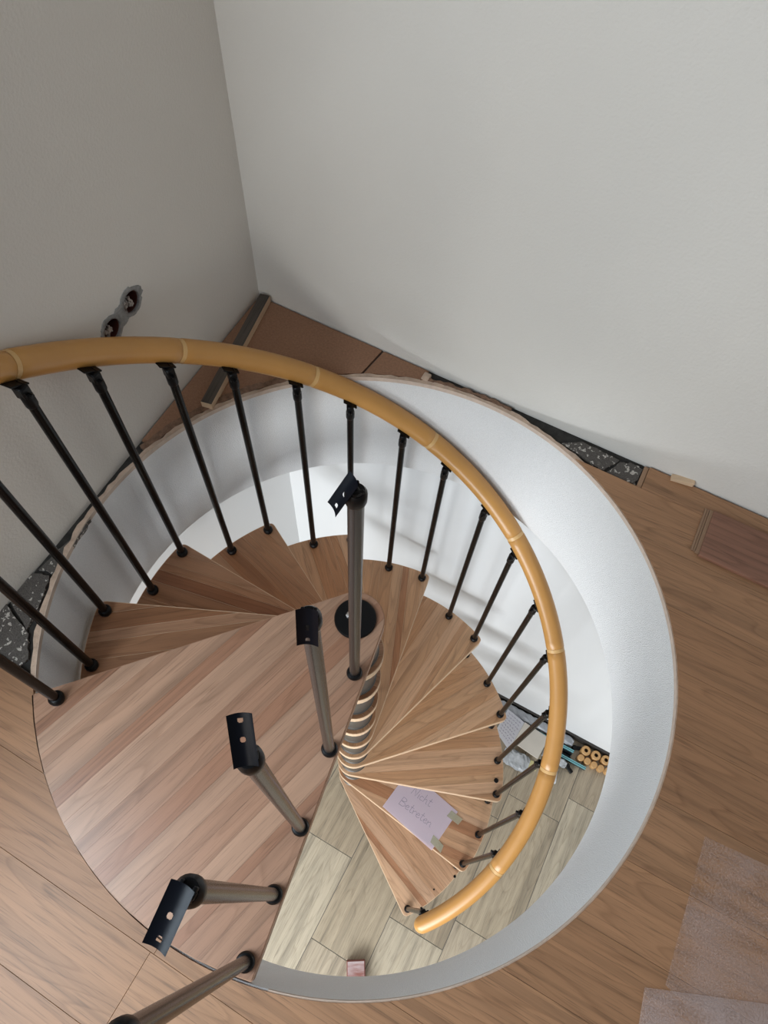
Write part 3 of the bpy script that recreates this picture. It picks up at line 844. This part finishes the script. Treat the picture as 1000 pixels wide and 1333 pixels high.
# ------------------------------------------------------------------ paper sign on the second lowest tread
pz = -9 * H
BL = Vector((0.145, -0.194, pz)); BR = Vector((0.384, -0.396, pz)); TR = Vector((0.525, -0.223, pz))
e1 = BR - BL; e2 = TR - BR
def pp(a, b, up=0.0):
    # the corner beyond the nose sags a little
    return BL + e1 * a + e2 * b + Vector((0, 0, 0.0016 + up - 0.0006 * a * (1 - b) + 0.002 * math.sin(3.1 * a) * math.sin(2.4 * b + .3)))
def paper_sheet(f, m, n=12, th=0.0004):
    t = bmesh.new(); g = {}
    for i in range(n + 1):
        for j in range(n + 1): g[i, j] = t.verts.new(f(i / n, j / n))
    for i in range(n):
        for j in range(n): t.faces.new((g[i, j], g[i + 1, j], g[i + 1, j + 1], g[i, j + 1]))
    bmesh.ops.solidify(t, geom=t.faces[:], thickness=th)
    return t
paper = link_mesh('paper_sign', paper_sheet(lambda a, b: pp(a, b), M_paper), M_paper)
tag(paper, 'lilac white paper sheet with handwriting taped to the second lowest tread', 'paper')
GL = {'B': (.55, [[(0, 0), (0.02, 1)], [(0.02, 1), (.3, .97), (.42, .8), (.32, .6), (0.03, .52), (.4, .47), (.5, .24), (.36, .04), (0, 0)]]),
      'N': (.6, [[(0, 0), (.06, 1), (.4, 0), (.48, 1)]]),
      'e': (.38, [[(0, .26), (.26, .32), (.27, .46), (.14, .54), (.02, .34), (.07, .07), (.22, .02), (.36, .14)]]),
      't': (.34, [[(.14, .95), (.1, .15), (.18, 0), (.32, .08)], [(0, .6), (.3, .64)]]),
      'r': (.33, [[(0, .5), (.06, 0)], [(.05, .3), (.17, .5), (.29, .46)]]),
      'n': (.42, [[(0, .5), (.04, 0)], [(.04, .3), (.18, .52), (.28, .42), (.3, .03), (.4, .04)]]),
      'i': (.16, [[(0.03, .5), (.04, 0), (.12, .05)], [(.06, .7), (.08, .74)]]),
      'c': (.36, [[(.28, .45), (.12, .52), (.01, .27), (.1, .02), (.32, .08)]]),
      'h': (.42, [[(.05, 1), (.04, 0)], [(.04, .3), (.18, .52), (.28, .42), (.3, .03), (.4, .04)]])}
def write(bm, text, a0, b0, slope, h, wid):
    """h: cap height and wid: letter width, both as paper fractions"""
    x = a0
    for ch in text:
        adv, strokes = GL[ch]
        for s in strokes:
            fine = []
            for p, q in zip(s, s[1:]):
                for k in range(3): fine.append((p[0] + (q[0] - p[0]) * k / 3, p[1] + (q[1] - p[1]) * k / 3))
            fine.append(s[-1])
            tube(bm, [pp(x + px * wid, b0 + slope * (x + px * wid - a0) + py * h, 0.0004) for px, py in fine], 0.0008, 5)
        x += adv * wid
    return x
ib = bmesh.new()
write(ib, 'Betreten', 0.18, 0.275, 0.11, 0.19, 0.195)
write(ib, 'Nicht', 0.24, 0.63, 0.11, 0.19, 0.195)
link_mesh('handwriting', ib, M_ink, paper)
for (a0, b0, a1, b1, r_) in ((0.90, 0.10, 1.12, 0.26, -0.3), (0.90, 0.78, 1.12, 0.94, 0.15)):
    t = paper_sheet(lambda a, b: pp(a0 + (a1 - a0) * a + 0.08 * r_ * (b - .5), b0 + (b1 - b0) * b + .10 * r_ * (a - .5), 0.0009), None, 4, 0.0002)
    link_mesh('tape_strip', t, M_tape, paper)['label'] = 'pale yellow masking tape'

# ------------------------------------------------------------------ left-over parts stacked along the downstairs wall
FZ = FLOOR_Z
def at(o, u, v, z=0.0, rz=0.0):
    o.location = W(u, v, FZ + z); o.rotation_euler = (0, 0, AL + rz); return o
def crinkled_bundle(name, L, w, h, m, n=26, amp=0.004):
    t = bmesh.new(); seg = 14; rings = []
    for i in range(n + 1):
        x = L * i / n; s = 0.72 if i in (0, n) else (0.92 if i in (1, n - 1) else 1)
        ring = []
        for k in range(seg):
            a = 2 * PI * k / seg
            c, q = math.cos(a), math.sin(a)
            c = math.copysign(abs(c) ** 0.6, c); q = math.copysign(abs(q) ** 0.6, q)
            ring.append(t.verts.new((x, c * w / 2 * s + random.uniform(-amp, amp), h / 2 + q * h / 2 * s * (1 if q > 0 else 0.98) + (random.uniform(-amp, amp) if q > 0 else 0))))
        rings.append(ring)
    for a, b in zip(rings, rings[1:]):
        for k in range(seg): t.faces.new((a[k], a[(k + 1) % seg], b[(k + 1) % seg], b[k]))
    t.faces.new(rings[0][::-1]); t.faces.new(rings[-1])
    return link_mesh(name, t, m)
M_wrapo = plain('grey_wrap_solid', (0.33, 0.345, 0.37), 0.35, bump=0.5, bscale=60, var=0.12, vscale=30)
M_wrapl = plain('clear_wrap_solid', (0.42, 0.44, 0.46), 0.25, bump=0.7, bscale=50, var=0.2, vscale=40)
M_teal = plain('teal_glass_edge', (0.16, 0.42, 0.46), 0.15)
M_glass_dark = plain('dark_strip_side', (0.04, 0.06, 0.065), 0.2)
M_card = plain('cream_cardboard', (0.55, 0.51, 0.45), 0.8, var=0.05, vscale=12)
M_yel = plain('yellow_card', (0.62, 0.56, 0.28), 0.8)
M_white = plain('white_plastic', (0.72, 0.73, 0.74), 0.4)
M_rod = plain('beech_sleeve', (0.52, 0.30, 0.12), 0.45, var=0.08, vscale=60)
M_bore = plain('dark_bore', (0.05, 0.028, 0.014), 0.8)
b1 = at(crinkled_bundle('wrapped_bundle', 0.50, 0.055, 0.06, M_wrapo), 0.54, 0.803)
tag(b1, 'long grey plastic wrapped bundle of rods lying along the foot of the wall', 'bundle', 'leftover stair parts by the wall')
b2 = at(crinkled_bundle('wrapped_bundle', 0.15, 0.044, 0.042, M_wrapl, 14), 0.902, 0.670)
tag(b2, 'shorter crumpled clear wrapped bundle in front of the black profile on the floor', 'bundle', 'leftover stair parts by the wall')
def strip(u, v, L, h, label):
    r = empty('edge_strip'); at(r, u, v)
    t = bmesh.new(); box(t, 0, L, -0.008, 0.008, 0, h - 0.004); link_mesh('strip_body', t, M_glass_dark, r)
    t = bmesh.new(); box(t, 0, L, -0.008, -0.002, h - 0.004, h); box(t, 0, L, 0.002, 0.008, h - 0.004, h); link_mesh('strip_edge', t, M_teal, r)['label'] = 'pale teal edge'
    tag(r, label, 'strip', 'leftover stair parts by the wall')
strip(0.60, 0.757, 0.46, 0.05, 'thin strip with pale teal edges lying just in front of the long grey bundle')
strip(0.84, 0.708, 0.32, 0.03, 'thin strip with pale teal edges reaching out furthest towards the round wooden sleeves')
# black channel profile between the strips
t = bmesh.new(); box(t, 0, 0.26, -0.011, 0.011, 0, 0.004); box(t, 0, 0.26, -0.011, -0.008, 0.004, 0.03); box(t, 0, 0.26, 0.008, 0.011, 0.004, 0.03)
o = at(link_mesh('channel_profile', t, M_blackm), 0.80, 0.7325); tag(o, 'black metal channel profile between the two teal edged strips', 'profile')
# black plastic end pieces
def end_piece(u, v, rz, label):
    r = empty('end_bracket'); at(r, u, v, 0, rz)
    t = bmesh.new(); cyl(t, 0.014, 0, 0.03, 18, b=0.003); o = link_mesh('socket', t, M_black, r); smooth_by_angle(o)
    t = bmesh.new(); bevelled_box(t, 0.008, 0.045, -0.011, 0.011, 0.002, 0.018, 0.003, 1); link_mesh('plate', t, M_black, r)
    tag(r, label, 'bracket')
end_piece(1.06, 0.79, 0.4, 'black plastic bracket at the end of the long grey bundle near the wall')
end_piece(1.06, 0.672, -0.5, 'black plastic bracket at the end of the clear wrapped bundle, farther from the wall')
# cream cardboard, yellow card, white packet
t = bmesh.new(); bevelled_box(t, -0.082, 0.082, -0.072, 0.072, 0, 0.006, 0.002, 1)
o = at(link_mesh('cardboard_packet', t, M_card), 0.812, 0.692, 0.052, -0.10); tag(o, 'flat cream cardboard packet lying on the leftover parts beside the handrail', 'packet')
o = at(crinkled_bundle('plastic_bag', 0.16, 0.10, 0.022, M_wrapl, 12, 0.005), 0.70, 0.555, 0, 0.03); tag(o, 'crumpled clear plastic bag lying on the tiles in front of the cream packet', 'bag')
t = bmesh.new(); bevelled_box(t, -0.035, 0.035, -0.025, 0.025, 0, 0.004, 0.001, 1)
o = at(link_mesh('yellow_card', t, M_yel), 0.872, 0.578, 0.0, 0.1); tag(o, 'small pale yellow card on the tiles beside the clear bag', 'card')
t = bmesh.new(); lathe(t, [(0, -0.05), (0.018, -0.05), (0.021, -0.045), (0.021, 0.045), (0.017, 0.05), (0, 0.05)], 20, Matrix.Translation((0, 0, 0.021)) @ Matrix.Rotation(PI / 2, 4, 'X'))
o = at(link_mesh('white_tube', t, M_white), 1.005, 0.588, 0, 0.25); smooth_by_angle(o); tag(o, 'short white plastic tube lying on the tiles below the handrail', 'tube')
# instruction sheet with illegible lines, resting on the bundle
ic = [W(*p, FZ + z) for p, z in (((0.605, 0.640), 0.046), ((0.722, 0.575), 0.046), ((0.735, 0.765), 0.066), ((0.618, 0.790), 0.066))]
def ip(a, b, up=0.0): return (ic[0] * (1 - a) + ic[1] * a) * (1 - b) + (ic[3] * (1 - a) + ic[2] * a) * b + Vector((0, 0, up + 0.004 * math.sin(3 * a)))
sh = link_mesh('instruction_sheet', paper_sheet(ip, None, 8), M_paper2)
tag(sh, 'white sheet covered with small handwritten lines lying on the leftover parts downstairs', 'paper')
t = bmesh.new()
for r in range(8):
    x = 0.12
    while x < 0.85:
        l = random.uniform(0.05, 0.13)
        tube(t, [ip(min(x + l * k / 5, .92), 0.9 - r * 0.105 + random.uniform(-.02, .02), 0.0008) for k in range(6)], 0.0010, 4)
        x += l + 0.05
link_mesh('written_lines', t, M_ink, sh)['kind'] = 'stuff'
# round beech sleeves and discs standing on the tiles
def beech_sleeve():
    r = empty('beech_sleeve')
    t = bmesh.new(); lathe(t, [(0.0115, 0.03), (0.0115, 0.05), (0.0245, 0.05), (0.0275, 0.047), (0.0275, 0), (0, 0)], 28); o = link_mesh('sleeve_wall', t, M_rod, r); smooth_by_angle(o)
    t = bmesh.new(); lathe(t, [(0, 0.03), (0.0113, 0.03), (0.0113, 0.044)], 20); link_mesh('bore', t, M_bore, r)['label'] = 'dark bored hole'
    return r
def copy_tree(o):
    c = o.copy(); COL.objects.link(c)
    for ch in list(o.children):
        d = ch.copy(); COL.objects.link(d); d.parent = c
    return c
sl0 = beech_sleeve()
for k, (u, v, where) in enumerate(((1.123, 0.800, 'leftmost of the three, next to the black bracket'), (1.185, 0.803, 'middle one of the three'), (1.246, 0.806, 'rightmost of the three'))):
    o = sl0 if k == 0 else copy_tree(sl0)
    at(o, u, v); tag(o, 'round beech sleeve with a bored hole, ' + where, 'sleeve', 'bored beech sleeves by the wall')
t = bmesh.new(); lathe(t, [(0, 0), (0.0195, 0), (0.0195, 0.036), (0.0175, 0.038), (0, 0.038)], 24); d0 = link_mesh('beech_plug', t, M_rod); smooth_by_angle(d0)
for k, (u, v, where) in enumerate(((1.113, 0.751, 'first from the left'), (1.154, 0.751, 'second from the left'), (1.195, 0.750, 'third from the left'), (1.237, 0.752, 'fourth from the left'), (1.279, 0.757, 'last in line'))):
    o = d0 if k == 0 else d0.copy()
    if k: COL.objects.link(o)
    at(o, u, v); tag(o, 'small solid round beech plug in the row before the bored sleeves, ' + where, 'plug', 'solid beech plugs by the wall')

# brick with white mortar smears near the foot of the well
m, nt, b = new_mat('smeared_brick'); L_ = nt.links.new
tc = N(nt, 'ShaderNodeTexCoord'); mp = N(nt, 'ShaderNodeMapping'); mp.inputs['Scale'].default_value = (8, 34, 30); L_(tc.outputs['Object'], mp.inputs['Vector'])
no = N(nt, 'ShaderNodeTexNoise'); no.inputs['Scale'].default_value = 1; no.inputs['Detail'].default_value = 4; L_(mp.outputs[0], no.inputs['Vector'])
r = ramp(nt, [(0.36, (0.22, 0.09, 0.075)), (0.62, (0.42, 0.34, 0.34))]); L_(no.outputs['Fac'], r.inputs['Fac']); L_(r.outputs['Color'], b.inputs['Base Color']); b.inputs['Roughness'].default_value = 0.9
M_brickt = m
br = empty('brick', (0.018, -0.945, FZ), 0.02)
t = bmesh.new(); bevelled_box(t, -0.047, 0.047, -0.11, 0.075, 0, 0.058, 0.003, 1); link_mesh('brick_body', t, plain('brick_red', (0.20, 0.075, 0.06), 0.9, bump=0.4, bscale=120, var=0.15, vscale=40), br)
t = bmesh.new(); prism(t, [(-0.042, -0.105), (0.042, -0.105), (0.042, 0.070), (-0.042, 0.070)], 0.0578, 0.0595, 0.001); link_mesh('mortar_smear', t, M_brickt, br)
tag(br, 'red brick with white mortar smears on the wood-look tiles at the foot of the well', 'brick')
